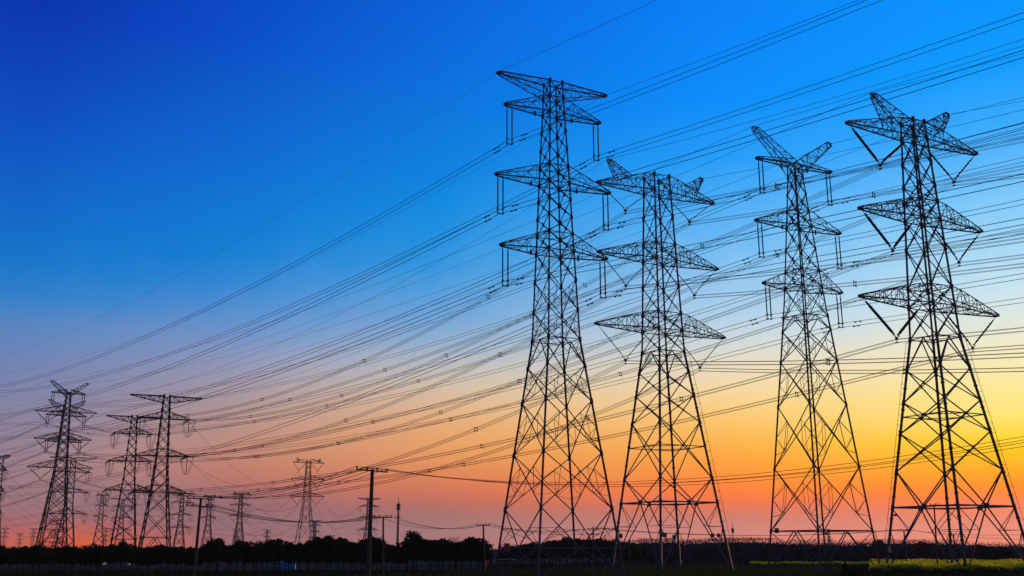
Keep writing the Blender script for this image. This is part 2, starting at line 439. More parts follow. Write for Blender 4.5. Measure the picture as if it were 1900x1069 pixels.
T1 = dict(pos=(5.67, 130, 26.1), chord=1.25, waist=29.6, leg=.24, brace=.125, sub=.06, sides=4,
    label='tallest front pylon with flat-topped head and straight hanging insulator strings',
    w=[(65.7, .95), (61.1, 1.1), (53.4, 1.42), (43.8, 1.75), (29.6, 2.27), (0, 5.9)],
    levels=[65.7, 63.4, 61.1, 58.5, 55.9, 53.35, 50.95, 48.6, 46.2, 43.8, 41.4, 37.5, 33.5, 29.6, 26.1, 21.56, 15, 8.28],
    face=[('x', 63.4, 65.7), ('x', 61.1, 63.4), ('x', 58.5, 61.1), ('x', 55.9, 58.5), ('x', 53.35, 55.9), ('x', 50.95, 53.35), ('x', 48.6, 50.95),
          ('x', 46.2, 48.6), ('x', 43.8, 46.2), ('x', 41.4, 43.8), ('x', 37.5, 41.4), ('xs', 33.5, 37.5), ('xs', 29.6, 33.5),
          ('h', 65.7, 1), ('h', 63.4, 1), ('h', 61.1, 1), ('h', 53.35, 1), ('h', 50.95, 1), ('h', 43.8, 1), ('h', 41.4, 1), ('h', 29.6, 1),
          ('vs', 26.1, 29.6), ('xs', 21.56, 26.1), ('xs', 15, 21.56), ('xs', 8.28, 15), ('ys', 3.6, 8.28), ('h', 3.6, 1), ('vs', 0, 3.6)],
    arms=[dict(L=8.39, zb=65.3, zt=65.7, zr=63.4, kind='flat', n=5), dict(L=7.3, zb=61.1, zt=63.4, hang=('I', 55.6), n=4),
          dict(L=8.62, zb=50.95, zt=53.35, hang=('I', 45.7), n=4), dict(L=7.9, zb=41.4, zt=43.8, hang=('I', 36.1), n=4)],
    ins_mesh=I_THIN, ins_v=None,
    extras=[plate_extra('orange', 3, 3.7, (1.0, -.2, 0), (.75, .12, .95), name='equipment_box'), plate_extra('white', 3, 2.2, (2.2, -.3, 0), (.9, .08, .12))])

def v_tower(pos, top, waist, wtop, wwaist, w0, a, horn, lower, label, thick, upper):
    return dict(pos=pos, waist=waist, leg=.40, brace=.16, sub=.085, chord=1.1, sides=8, collars=True, mat='tube', label=label,
        w=[(top, wtop), (waist, wwaist), (0, w0)], levels=sorted(set([z for f in lower + upper for z in f[1:] if isinstance(z, float) and z > .5]), reverse=True),
        face=upper + lower, arms=a, horn=horn, ins_mesh=I_THIN, ins_v=(V_THICK, V_MID) if thick else (V_THIN, V_THIN))
T2 = v_tower((25.77, 172, 27.4), 67.6, 35.9, 1.6, 2.55, 6.93,
    [dict(L=12.47, zb=64.6, zt=67.6, kind='hump', n=6, hang=('V', 6.86, 60.6)), dict(L=12.65, zb=52.1, zt=55.0, kind='hump', n=6, hang=('V', 7.2, 47.1)),
     dict(L=13.41, zb=39.6, zt=42.6, kind='hump', n=6, hang=('V', 7.7, 34.2))],
    dict(L=10.41, z=69.2, root=[(8.5, -.5, 65.8), (8.5, .5, 65.8), (5.6, .6, 66.9), (5.6, -.6, 66.9)], n=4, tip=.85),
    [('v', 32.5, 35.9), ('x', 28.5, 32.5), ('x', 23.9, 28.5), ('xr', 14.7, 23.9), ('y', 10.8, 14.7), ('h', 10.8, 1), ('vs', 0, 10.8), ('h', 35.9, 1)],
    'second front pylon from the left with thin V-shaped insulator strings on three tiers', False,
    [('x', 64.6, 67.6), ('x', 60.1, 64.6), ('x', 55.0, 60.1), ('x', 52.1, 55.0), ('x', 47.4, 52.1), ('x', 42.6, 47.4), ('x', 39.6, 42.6), ('x', 35.9, 39.6),
     ('h', 67.6, 1), ('h', 64.6, 1), ('h', 55.0, 1), ('h', 52.1, 1), ('h', 42.6, 1), ('h', 39.6, 1)])
T2['extras'] = [cage_extra(35.4, 3), cage_extra(35.4, 1), ladder_extra(1, 35),
    plate_extra('plate', 0, 5.6, (.9, .3, 0), (.9, .1, .6)), plate_extra('plate', 2, 5.4, (-1.0, -.2, 0), (.7, .1, .8)),
    plate_extra('orange', 1, 5.6, (-1.0, .3, 0), (.6, .1, .6)), plate_extra('plate', 1, 5.6, (-2.2, .3, 0), (.6, .1, .6)), plate_extra('dark', 3, 5.6, (1.0, .3, 0), (.7, .1, .7))]
T4 = v_tower((62.3, 148, 27.1), 67.9, 33.5, 1.2, 2.42, 6.85,
    [dict(L=13.97, zb=64.9, zt=67.7, kind='hump', n=6, hang=('V', 7.9, 59.5)), dict(L=12.95, zb=51.7, zt=54.6, kind='hump', n=6, hang=('V', 7.0, 46.3)),
     dict(L=14.36, zb=38.3, zt=41.2, kind='hump', n=6, hang=('V', 7.9, 33.0))],
    dict(L=8.61, z=70.9, root=[(5.4, -.9, 66.5), (5.4, .9, 66.5), (1.6, 1.1, 67.6), (1.6, -1.1, 67.6)], n=5),
    [('v', 28.9, 33.5), ('x', 24.2, 28.9), ('xr', 19.7, 24.2), ('x', 14.3, 19.7), ('y', 9.24, 14.3), ('h', 9.24, 1), ('vs', 0, 9.24), ('h', 33.5, 1)],
    'rightmost front pylon with thick black V-shaped insulator strings, standing in the yellow field', True,
    [('x', 64.9, 67.7), ('x', 60.9, 64.9), ('x', 57.2, 60.9), ('x', 54.6, 57.2), ('x', 51.7, 54.6), ('x', 47.2, 51.7), ('x', 41.2, 47.2), ('x', 38.3, 41.2), ('x', 33.5, 38.3),
     ('h', 67.7, 1), ('h', 64.9, 1), ('h', 54.6, 1), ('h', 51.7, 1), ('h', 41.2, 1), ('h', 38.3, 1)])
T4['brace'] = .17
T4['extras'] = [ladder_extra(1, 33.), ladder_extra(3, 33., .6), plate_extra('white', 3, 3.4, (0, -.25, 0), (.5, .06, .8)), plate_extra('dark', 3, 8.2, (.7, 0, 0), (.3, .3, .3))]
T3 = dict(pos=(44.62, 152, 25.5), chord=1.25, waist=37.6, leg=.22, brace=.13, sub=.06, sides=4,
    label='third front pylon with Y-shaped head, slender body and straight hanging insulator strings',
    w=[(62.3, .75), (60.2, .8), (42.2, 1.95), (37.6, 2.3), (0, 5.5)],
    levels=[60.2, 57.3, 54.5, 51.9, 48.3, 44.8, 42.2, 37.6, 35.5, 30.8, 24.1, 15, 6],
    face=[('x', 57.3, 60.2), ('x', 54.5, 57.3), ('x', 51.9, 54.5), ('x', 48.3, 51.9), ('x', 44.8, 48.3), ('x', 42.2, 44.8), ('xs', 37.6, 42.2),
          ('x', 60.2, 62.3), ('h', 62.3, 1), ('h', 60.2, 1), ('h', 54.5, 1), ('h', 51.9, 1), ('h', 44.8, 1), ('h', 42.2, 1), ('h', 37.6, 1),
          ('v', 35.5, 37.6), ('xs', 30.8, 35.5), ('xs', 24.1, 30.8), ('xs', 15, 24.1), ('xs', 6, 15), ('h', 6, 1), ('vs', 0, 6)],
    arms=[dict(L=7.38, zb=62.1, zt=63.0, hang=('I', 56.6), n=3), dict(L=8.3, zb=51.9, zt=54.5, hang=('I', 46.2), n=4), dict(L=7.57, zb=42.1, zt=44.8, hang=('I', 36.7), n=4)],
    horn=dict(L=8.03, z=67.3, root=[(.9, -.75, 60.5), (.9, .75, 60.5), (-.4, .75, 62.4), (-.4, -.75, 62.4)], n=6),
    ins_mesh=I_THIN, ins_v=None, extras=[plate_extra('dark', 3, 6.1, (1.0, -.1, 0), (.7, .12, .7), name='equipment_box'), plate_extra('dark', 2, 5.7, (.5, 0, 0), (.35, .1, .35)), ladder_extra(1, 6, .4)])

def auto_levels(w, top, bot, ratio):
    z = top; out = [z]
    while z - bot > 1.5:
        h = 2 * w(z) * ratio
        z = z - h
        if z - bot < h * .5: z = bot
        out.append(z)
    return out
def plain_tower(pos, w, arms, label, horn=None, group=None, thick=1.0, small=False, waist=None, belt=None, ratio=1.1, skew=0, ins_v=True, extra_levels=()):
    pr = profile(w); top = max(z for z, _ in w); lv = auto_levels(pr, top, belt or 0, ratio)
    face = [('x', b, a) for a, b in zip(lv, lv[1:])]
    for a in arms: face += [('h', a['zb'])] + ([('h', a['zt'])] if a['zt'] < top else [])
    if belt: face += [('h', belt), ('v', 0, belt)]
    sp = dict(pos=pos, waist=waist or top * .5, leg=.42 * thick, brace=.235 * thick, sub=.13 * thick, sides=4, mat='far', label=label, group=group, chord=1.25,
              w=w, levels=lv if not small else [], face=face, arms=arms, ins_mesh=I_FAR, ins_v=(V_FAR, V_FAR), small=True, skew=skew)
    if horn: sp['horn'] = horn
    return sp
T5 = plain_tower((-115.1, 340, 25.6), [(52.8, .95), (30, 1.9), (21, 2.6), (0, 4.8)],
    [dict(L=11.5, zb=52.3, zt=52.8, zr=50.6, kind='flat', n=7)] + [dict(L=l, zb=z, zt=z + 2.3, hang=('T',), n=5) for l, z in ((8.1, 45.3), (8.4, 33.1), (8.3, 21.3))],
    'distant flat-topped pylon with jumper loops, right one of the overlapping pair at left', belt=7, skew=-1.2)
T6 = plain_tower((-143.7, 390, 23), [(52.3, .95), (30, 1.9), (0, 4.7)],
    [dict(L=9.9, zb=51.8, zt=52.3, zr=50, kind='flat', n=7)] + [dict(L=l, zb=z, zt=z + 2.2, hang=('T',), n=5) for l, z in ((6.9, 45.8), (7.7, 35.5), (7.9, 24.8))],
    'distant flat-topped strain pylon half hidden behind the left side of its larger twin', belt=7, skew=-1.2)
TA = plain_tower((-174.1, 400, 32.3), [(62.8, .6), (61, .8), (35, 2.0), (0, 4.6)],
    [dict(L=6.2, zb=62.6, zt=64.2, hang=('I', 57.8), n=5), dict(L=7.3, zb=53.9, zt=56.2, hang=('I', 49.0), n=5), dict(L=6.6, zb=43.8, zt=46.2, hang=('I', 39.0), n=5)],
    'distant Y-headed pylon on the left with straight hanging strings, in front of a wider one',
    horn=dict(L=7.1, z=67.2, root=[(.7, -.6, 61.0), (.7, .6, 61.0), (-.5, .6, 62.6), (-.5, -.6, 62.6)], n=6), belt=6)
TV = plain_tower((-204.9, 470, 22.1), [(67.2, 1.3), (36, 2.6), (0, 7.0)],
    [dict(L=13.0, zb=64.4, zt=67.2, kind='hump', hang=('V', 7.6, 59.6)), dict(L=12.0, zb=51.9, zt=54.8, kind='hump', hang=('V', 6.8, 47.0)), dict(L=13.5, zb=39.2, zt=42.4, kind='hump', hang=('V', 7.7, 34.2))],
    'distant broad pylon with V strings behind the Y-headed one at left',
    horn=dict(L=7.9, z=69.9, root=[(3.6, -1.0, 64.8), (3.6, 1.0, 64.8), (1.4, 1.1, 67.0), (1.4, -1.1, 67.0)], n=5), belt=12, ratio=.95)
for t in (T1, T2, T3, T4, T5, T6, TA, TV): build_tower(t)

# ------------------------------------------------------------------ far small pylons
def small_pylon(u, vtop, H, kind, label, half=None, yaw=26, thick=1.5):
    # H total height; distance follows from the pixel height of its top
    r = (534.5 - vtop) / F
    Y = (H - HC) * (CT - r * ST) / (ST + r * CT)
    p = at(u, vtop, Y)
    L = half or H * .17
    if kind == 'T':
        arms = [dict(L=L * 1.35, zb=H - .4, zt=H, zr=H - 2.3, kind='flat', n=4)] + [dict(L=L, zb=H * k, zt=H * k + 2.2, n=3, hang=('T',)) for k in (.85, .64, .42)]
        horn = None
    else:
        arms = [dict(L=L * k2, zb=H * k, zt=H * k + 2.6, n=3, hang=('V', L * .6, H * k - 5)) for k, k2 in ((.955, 1), (.78, 1.06), (.60, 1.1))]
        horn = dict(L=L * .8, z=H * 1.0, root=[(L * .72, -.5, H * .957), (L * .72, .5, H * .957), (L * .5, .5, H * .975), (L * .5, -.5, H * .975)], n=3)
    top = H if kind == 'T' else H * .985
    sp = plain_tower((p.x, Y, yaw), [(top, 1.2), (H * .5, H * .038), (0, H * .10)], arms, label, horn=horn, group='small pylons far away on the horizon', thick=thick, small=True, ratio=1.25, skew=-1.2)
    sp['H'] = H; build_tower(sp); return sp
S10 = small_pylon(573, 851, 60, 'V', 'far pylon with V strings standing behind the trees left of the big concrete pole', thick=1.0)
S7 = small_pylon(448, 913, 60, 'V', 'small far V-string pylon midway between leaning pole and taller far pylon', thick=1.9)
S12 = small_pylon(685, 924.5, 50, 'T', 'far flat-topped pylon with jumper loops right behind the big concrete pole', thick=1.7)
S2 = small_pylon(137, 849, 55, 'T', 'flat-topped pylon half hidden behind the right leg of the broad left pylon', thick=1.3)
S1 = small_pylon(3, 845, 55, 'T', 'far pylon cut off by the left picture edge', half=3.4, thick=1.9)
S3 = small_pylon(191, 915, 58, 'V', 'small far V-string pylon in the gap left of the twin strain pylons', half=6.5, thick=1.7)
S5 = small_pylon(339, 916, 52, 'T', 'small far pylon seen just right of the twin strain pylons', thick=1.7)
S6 = small_pylon(390, 918, 58, 'V', 'small far pylon seen right beside the leaning two-arm pole', half=7, thick=1.7)
S4 = small_pylon(229, 925, 52, 'T', 'small far pylon seen through the legs of the left strain pylon', thick=1.6)
small_pylon(585, 966, 48, 'T', 'dense little pylon touching the right foot of the far V-string pylon', thick=3)
small_pylon(496, 983, 48, 'T', 'tiny pylon poking above the trees left of the far V-string pylon', thick=3)
small_pylon(440, 984, 48, 'T', 'tiny pylon at the left foot of the small far V-string pylon', thick=3)
small_pylon(197, 980, 48, 'T', 'tiny pylon right of the foot of the small pylon in the left gap', thick=3)
small_pylon(10, 980, 50, 'V', 'tiny pylon at the horizon nearest the left picture edge', thick=3)
small_pylon(38, 990, 48, 'T', 'tiny flat pylon on the horizon, second from the left picture edge', thick=3.4)
small_pylon(63, 980, 50, 'V', 'tiny Y-headed pylon just left of the foot of the broad left pylon', thick=3)
small_pylon(107, 965, 50, 'T', 'tiny pylon seen between the legs of the broad left pylon', thick=2.6)
small_pylon(701, 997, 48, 'T', 'tiny pylon low between the big concrete pole and the second pole', thick=3)
small_pylon(1537, 982, 45, 'T', 'tiny mast-like pylon behind the belt of the Y-headed front pylon', half=4, thick=2.6)

# ------------------------------------------------------------------ conductors
WN = {'T1': 'flat-topped front pylon', 'T2': 'second front pylon', 'T3': 'Y-headed front pylon', 'T4': 'rightmost front pylon',
      'T5': 'larger strain pylon', 'T6': 'smaller strain pylon', 'TA': 'left Y-headed pylon', 'TV': 'broad left pylon'}
TIER = ['top', 'middle', 'lowest']
def pts_free(P, br, sl, Cc, n0, n1, n=44):
    d = Vector((math.sin(R(br)), math.cos(R(br)), 0)); o = []
    for i in range(n + 1):
        s = n0 + (n1 - n0) * (i / n)
        o.append(P + d * s + Vector((0, 0, sl * s + s * s / (2 * Cc))))
    return o
def pts_span(A, B, sag, n=44):
    return [A.lerp(B, i / n) - Vector((0, 0, 4 * sag * (i / n) * (1 - i / n))) for i in range(n + 1)]
SPM = {}
def spacer_mesh(kind):
    if kind in SPM: return SPM[kind]
    b = MB()
    if kind == 'quad':
        pts = [(.36 * math.cos(t), 0, .36 * math.sin(t)) for t in np.linspace(0, 2 * math.pi, 9)]
        b.path(pts, .07)
        for x, z in ((-1, -1), (1, -1), (1, 1), (-1, 1)): b.bar((x * .2, 0, z * .2), (x * .44, 0, z * .44), .14)
    else:
        b.bar((0, 0, .02), (0, 0, .5), .07); 
        for z in (0, .5): b.box((0, 0, z), (.14, .3, .14))
    SPM[kind] = b.mesh('spacer'); SPM[kind].materials.append(M['dark']); return SPM[kind]
def damper_mesh():
    if 'd' in SPM: return SPM['d']
    b = MB(); b.bar((0, -.42, -.12), (0, .42, -.12), .05); b.bar((0, 0, -.12), (0, 0, .02), .07)
    for y in (-.42, .42): b.bar((0, y - .16, -.13), (0, y + .16, -.13), .16, 6)
    SPM['d'] = b.mesh('vibration_damper'); SPM['d'].materials.append(M['dark']); return SPM['d']
def conductor(pts, kind, label, group, r=.033, dampers=True, spc=52):
    p0 = pts[0]; d = (pts[1] - pts[0]); rz = math.atan2(-d.x, d.y)
    side = Vector((math.cos(rz), math.sin(rz), 0))
    offs = {'single': [(0, 0)], 'twin': [(0, 0), (0, .64)], 'quad': [(-.24, -.24), (.24, -.24), (.24, .24), (-.24, .24)]}[kind]
    if kind == 'single':
        b = MB(); b.path([p - p0 for p in pts], r); o = link('earth_wire', b, 'wire', None, p0); return tag(o, label, 'cable', group)
    root = empty('conductor_bundle', p0, 0, label, 'cable', group)
    for x, z in offs:
        b = MB(); b.path([p - p0 + side * x + Vector((0, 0, z)) for p in pts], r); link('conductor', b, 'wire', root)
    cum = [0]
    for a, c in zip(pts, pts[1:]): cum.append(cum[-1] + (c - a).length)
    def put(me, s, nm, z=0):
        for i in range(len(pts) - 1):
            if cum[i] <= s <= cum[i + 1]:
                q = pts[i].lerp(pts[i + 1], (s - cum[i]) / (cum[i + 1] - cum[i])); o = bpy.data.objects.new(nm, me); C.objects.link(o)
                o.parent = root; o.location = q - p0 + Vector((0, 0, z)); dd = pts[i + 1] - pts[i]
                o.rotation_euler = (math.atan2(dd.z, dd.xy.length), 0, rz); return
    s = spc * (.55 + .3 * rnd.random())
    while s < cum[-1] - 8: 
        if kind == 'quad': put(spacer_mesh(kind), s, 'spacer')
        s += spc * (.85 + .3 * rnd.random())
    if dampers and kind == 'twin':
        for s0, z in ((2.6, 0), (2.9, .64)): put(damper_mesh(), s0, 'vibration_damper', z)
    return root

def side_name(s): return 'left' if s < 0 else 'right'
def att(sp, key):
    x, z = sp['att'][key]; return world_pt(sp, x, 0, z)
RW, RG = .040, .030
# flat-topped pylon: both directions (fitted slopes)
far1 = {(0, -1): -.079, (0, 1): -.083, (1, -1): -.078, (1, 1): -.076, (2, -1): -.078, (2, 1): -.083, (3, -1): -.069, (3, 1): -.125}
near1 = {(0, -1): -.048, (0, 1): -.056, (1, -1): -.042, (1, 1): -.048, (2, -1): -.057, (2, 1): -.063, (3, -1): -.069, (3, 1): -.064}
for k in far1:
    P = att(T1, k); fx = 'earth wire' if k[0] == 0 else 'twin cable'
    what = lambda d: f'{fx} going {d} from the {side_name(k[1])} ' + ('head' if k[0] == 0 else TIER[k[0] - 1]) + ' arm of the tall flat-topped pylon'
    g = 'cables of the flat-topped pylon'
    conductor(pts_free(P, -39, far1[k], 1758, 0, 440, 60), 'single' if k[0] == 0 else 'twin', what('left'), g, .021 if k[0] == 0 else RW + .006)
    conductor(pts_free(P, 138, near1[k], 2008, 0, 210, 50), 'single' if k[0] == 0 else 'twin', what('right'), g, RG if k[0] == 0 else RW - .004)
def line_right(sp, nm, tab, Cc, kind, br=138):
    for k, sl in tab.items():
        fx = {'single': 'earth wire', 'twin': 'twin cable', 'quad': 'four-strand cable'}['single' if k[0] == 'horn' else kind]
        what = f'{fx} going right from the {side_name(k[1])} ' + ('horn' if k[0] == 'horn' else f'{TIER[k[0]]} arm') + f' of the {nm}'
        conductor(pts_free(att(sp, k), br, sl, Cc, 0, 225, 46), 'single' if k[0] == 'horn' else kind, what, f'cables of the {nm}', RG if k[0] == 'horn' else (RW - .005 if kind == 'twin' else .028))
def line_between(sa, sb, nm, nb, sags, kind, rr=None):
    for i in range(3):
        for s in (-1, 1):
            kb = i + (1 if len(sb['arms']) == 4 else 0)
            A = att(sa, (i + (1 if len(sa['arms']) == 4 else 0), s)); x, z = sb['att'][(kb, s)]
            ten_b = sb['arms'][kb].get('hang', ('',))[0] == 'T'
            B = world_pt(sb, x + (1.2 if ten_b else 0), -5.2 if ten_b else 0, z)
            fx = {'twin': 'twin cable', 'quad': 'four-strand cable', 'single': 'cable'}[kind]
            conductor(pts_span(A, B, sags[i]), kind, f'{fx} from the {side_name(s)} {TIER[i]} arm of the {nm} to {nb}', f'cables of the {nm}', rr or (RW if kind == 'twin' else .032), spc=50)
line_right(T2, WN['T2'], {(0, -1): -.128, (0, 1): -.128, (1, -1): -.129, (1, 1): -.131, (2, -1): -.151, (2, 1): -.155, ('horn', -1): -.10, ('horn', 1): -.12}, 999, 'quad')
line_right(T3, WN['T3'], {(0, -1): -.050, (0, 1): -.051, (1, -1): -.046, (1, 1): -.030, (2, -1): -.036, (2, 1): -.040, ('horn', -1): -.06, ('horn', 1): -.08}, 2003, 'twin')
line_right(T4, WN['T4'], {(0, -1): -.106, (0, 1): -.150, (1, -1): -.074, (1, 1): -.083, (2, -1): -.071, (2, 1): -.076, ('horn', -1): -.098, ('horn', 1): -.143}, 991, 'quad')
line_between(T2, T5, WN['T2'], 'strain pylon', (9.2, 8.7, 8.6), 'quad')
line_between(T4, T6, WN['T4'], 'smaller strain pylon', (7.6, 7.6, 6.6), 'quad')
line_between(T3, TA, WN['T3'], 'left Y-headed pylon', (9.2, 9.0, 7.5), 'twin')
for sa, sb, n1, n2 in ((T3, TA, WN['T3'], 'distant left pylon'), (T2, None, WN['T2'], ''), (T4, TV, WN['T4'], 'broad left pylon')):
    for s in (-1, 1):
        A = att(sa, ('horn', s)); B = att(sb, ('horn', s)) if sb else world_pt(T5, s * 11.5, 0, 52.8)
        conductor(pts_span(A, B, 6.0), 'single', f'thin earth wire going left from the {side_name(s)} horn of the {n1}', f'cables of the {n1}', RG)
# onward from the distant pylons
def onward(sp, nm, tgt, sag, kind='twin', r=.04):
    for k, (x, z) in sp['att'].items():
        hn = k[0] == 'horn' or (k[0] == 0 and len(sp['arms']) == 4)
        A = world_pt(sp, x, 0 if hn else (5.2 if len(sp['arms']) == 4 else 0), z)
        n0 = side_name(k[1]); tier = 'horn' if k[0] == 'horn' else ('flat head' if hn else TIER[k[0] - (1 if len(sp['arms']) == 4 else 0)] + ' arm')
        B = Vector((tgt[0] + k[1] * 8, tgt[1] + k[1] * 5, z * tgt[2] + tgt[3]))
        conductor(pts_span(A, B, sag, 30), 'single' if hn else kind, f'cable from the {n0} {tier} of the {nm} running out at left', f'cables of the {nm}', r * .8 if hn else r, dampers=False)
onward(TV, 'broad left pylon', (-420, 620, .9, 0), 13, 'quad', .04)
onward(TA, 'distant Y-headed pylon', (-430, 560, .95, 0), 10)
for i in range(3):
    for s in (-1, 1):
        x, z = T6['att'][(i + 1, s)]; A = world_pt(T6, x, 5.2, z); B = att(TV, (i, s))
        conductor(pts_span(A, B, 1.2, 20), 'quad', f'short cable joining {side_name(s)} {TIER[i]} arms of smaller strain pylon and broad left pylon', 'cables of the strain pylons', .035)
onward(T5, 'larger strain pylon', (-380, 560, 1.0, 4), 11, 'twin', .035)
# lines between the far small pylons
def far_line(sa, sb, n1, sag, r=.07, Bs=None):
    na = len(sa['att'])
    for k, (x, z) in list(sa['att'].items()):
        if k[0] == 'horn' or (k[0] == 0 and len(sa['arms']) == 4): continue
        A = world_pt(sa, x, 0, z)
        if Bs is not None: B = Vector((Bs[0] + k[1] * 9, Bs[1], z * Bs[2]))
        else:
            kb = k[0] - (len(sa['arms']) == 4) + (len(sb['arms']) == 4); kk = (min(kb, len(sb['arms']) - 1), k[1])
            B = world_pt(sb, sb['att'][kk][0], 0, sb['att'][kk][1])
        tier = ['first', 'second', 'third', 'fourth'][k[0]]
        b = MB(); b.path([p - A for p in pts_span(A, B, sag, 26)], r)
        tag(link('far_cable', b, 'wire', None, A), f'{side_name(k[1])} {tier}-tier sagging cable {n1}', 'cable', 'sagging cables of the far pylons')
far_line(S10, T5, 'between the strain pylon and the far V-string pylon', 16, .06)
far_line(S10, S12, 'from the far V-string pylon down to the pylon behind the pole', 17, .075)
far_line(S7, S10, 'between the two far V-string pylons', 17, .07)
far_line(S7, S6, 'from the leaning pole pylon to the small V-string pylon', 8, .09)
far_line(S6, S3, 'passing low behind the twin strain pylons', 14, .09)
far_line(S12, S7, 'low over the trees from behind the concrete pole', 22, .08)
far_line(S2, S5, 'between the half hidden pylon and the small one beside the twins', 12, .07)
far_line(S3, S1, 'from the left gap to the left picture edge', 18, .07)

# ------------------------------------------------------------------ concrete poles, mast
def pole(u, v, ub, Y, r0, r1, label, arms, knobs, zr=12):
    top = at(u, v, Y); base = at(ub, 1069, Y); lean = (base.x - top.x) / (top.z - base.z)
    root = empty('utility_pole', (top.x + lean * top.z, Y, 0), 0, label, 'utility pole', 'concrete poles of the local line')
    H = top.z; b = MB(); tx = -lean * H
    b.path([(tx * t, 0, H * t) for t in np.linspace(-.08, 1, 9)], [r0 + (r1 - r0) * t for t in np.linspace(0, 1, 9)], 12); link('pole_shaft', b, 'conc', root)
    res = []
    for (dz, L, tilt) in arms:
        b = MB(); z = H - dz; c = Vector((-lean * z, -.16, z)); d = Vector((math.cos(tilt), 0, math.sin(tilt)))
        d = Vector((d.x * .9, d.x * .43, d.z)); b.bar(c - d * L, c + d * L, .12)
        a = link('crossarm', b, 'dark', root)
        for t in knobs:
            q = c + d * L * t; k = MB(); k.lathe(q + Vector((0, 0, .02)), q + Vector((0, 0, .28)), [(0, .03), (.25, .04), (.3, .08), (.5, .08), (.6, .05), (.65, .08), (.9, .07), (1, .02)], 8)
            link('pin_insulator', k, 'ins', a); res.append(root.location + q + Vector((0, 0, .26)))
    return root, res
K4 = (-.97, -.33, .33, .97)
p1, a1 = pole(691, 871, 683, 80, .20, .135, 'large near concrete pole with one crossarm, left of the tall flat-topped pylon', [(.12, 1.25, -.05)], K4)
p0, a0 = pole(373, 924, 360, 108, .19, .12, 'leaning concrete pole with two crossarms right of the twin strain pylons', [(.1, 1.35, -.03), (.85, 1.35, -.03)], (-.97, -.5, .5, .97))
p2, a2 = pole(711, 959, 711, 125, .14, .10, 'thin concrete pole close behind and right of the large near pole', [(.1, 1.05, .02)], (-.97, -.4, .4, .97))
p3, a3 = pole(896.5, 974, 900, 148, .16, .11, 'concrete pole with orange marker at its base, right of the dense tree group', [(.08, 1.0, .02)], (-.97, .3, .97))
b = MB(); b.bar((0, 0, .9), (0, 0, 1.9), .42, 12, .38); link('marker_band', b, 'orange', p3)
p4, a4 = pole(1100.5, 977, 1101, 150, .13, .09, 'wooden pole with two small crossarms behind the tall flat-topped pylon', [(.5, .8, .02), (1.1, 1.0, -.02)], (-.9, .9))
p5, a5 = pole(1677, 984, 1685, 170, .15, .11, 'short pole in the field behind the left leg of the rightmost pylon', [(.1, .6, 0)], (-.9, .9))
p6, a6 = pole(1733, 936, 1741, 150, .13, .10, 'tall thin pole between the legs of the rightmost pylon', [(.1, .9, .03)], (-.9, .3, .9))
p7, a7 = pole(1769, 990, 1776, 170, .12, .10, 'thin pole with tiny crossarm beside the far leg of the rightmost pylon', [(.1, .6, 0)], (-.9, .9))
p8, a8 = pole(1168, 1003, 1168, 140, .10, .08, 'bare thin stake pole between the feet of the two left front pylons', [(.1, .25, 0)], (0,))
def drop(A, B, sag, label, r=.03, n=30, grp='wires of the local pole line'):
    b = MB(); b.path([p - A for p in pts_span(A, B, sag, n)], r); tag(link('wire', b, 'wire', None, A), label, 'cable', grp)
ordn = ['leftmost', 'second', 'third', 'rightmost']
for i, A in enumerate(a1):   # sag to (1130, 907) and rise past (1900, 812) toward a pole out of frame
    B = at(2080, 775 + i * 5, 47) + Vector((i * .2, 0, 0))
    drop(A, B, [2.0, 2.05, 1.95, 2.0][i], f'low wire crossing the front pylons from the {ordn[i]} insulator of the large near pole', .013, 40)
for i in range(4):
    drop(a1[i], a0[i] , .9, f'wire from the {ordn[i]} insulator of the large near pole to the leaning pole', .022)
for i in range(4):
    drop(a0[4 + i], a2[i], 1.3, f'wire from the leaning pole to the {ordn[i]} insulator of the thin pole', .022)
for i in range(3):
    drop(a2[(0, 2, 3)[i]], a3[i], 1.1, f'wire from the thin pole to the {("left", "middle", "right")[i]} insulator of the orange-marked pole', .022)
    drop(a3[i], a4[(0, 1, 3)[i]], .8, f'wire running right from the {("left", "middle", "right")[i]} insulator of the pole with orange marker', .022)
for i in range(2):
    drop(a4[i], a5[i], 1.0, f'far low wire behind the front pylon legs, {("upper", "lower")[i]} one', .028, 40)
    drop(a5[i], at(1990, 985 + 12 * i, 170), .8, f'low wire running right from the {("left", "right")[i]} insulator of the short field pole', .025)
m = at(740, 921, 700); H = m.z
ms = empty('telecom_mast', (m.x, 700, 0), 0, 'slender far telecom mast with drum head and needle tip, right of the poles', 'mast')
b = MB(); b.lathe((0, 0, 0), (0, 0, H * .80), [(0, .95), (1, .6)], 12); link('shaft', b, 'far', ms)
b = MB(); b.lathe((0, 0, H * .76), (0, 0, H * .88), [(0, .6), (.1, 1.25), (.35, 1.25), (.4, .8), (.55, 1.5), (.8, 1.4), (1, .4)], 12); link('drum', b, 'far', ms)
b = MB(); b.bar((0, 0, H * .85), (0, 0, H), .7, 6, .15); link('needle', b, 'far', ms)
for z in (.77, .63):
    b = MB(); b.lathe((0, 0, H * z), (0, 0, H * z + .6), [(0, 1.9), (1, 1.9)], 12); link('platform', b, 'far', ms)
m = at(1359, 977, 240)
ms = empty('antenna_pole', (m.x, 240, 0), 0, 'lone thin antenna pole above the far wood, right of the second front pylon', 'mast')
b = MB(); b.bar((0, 0, 0), (0, 0, m.z), .28, 8, .14); link('shaft', b, 'conc', ms)
b = MB(); b.bar((0, 0, m.z - .1), (0, 0, m.z + 1.0), .09, 6); b.box((0, 0, m.z - .9), (.5, .4, 1.0)); link('aerial', b, 'dark', ms)

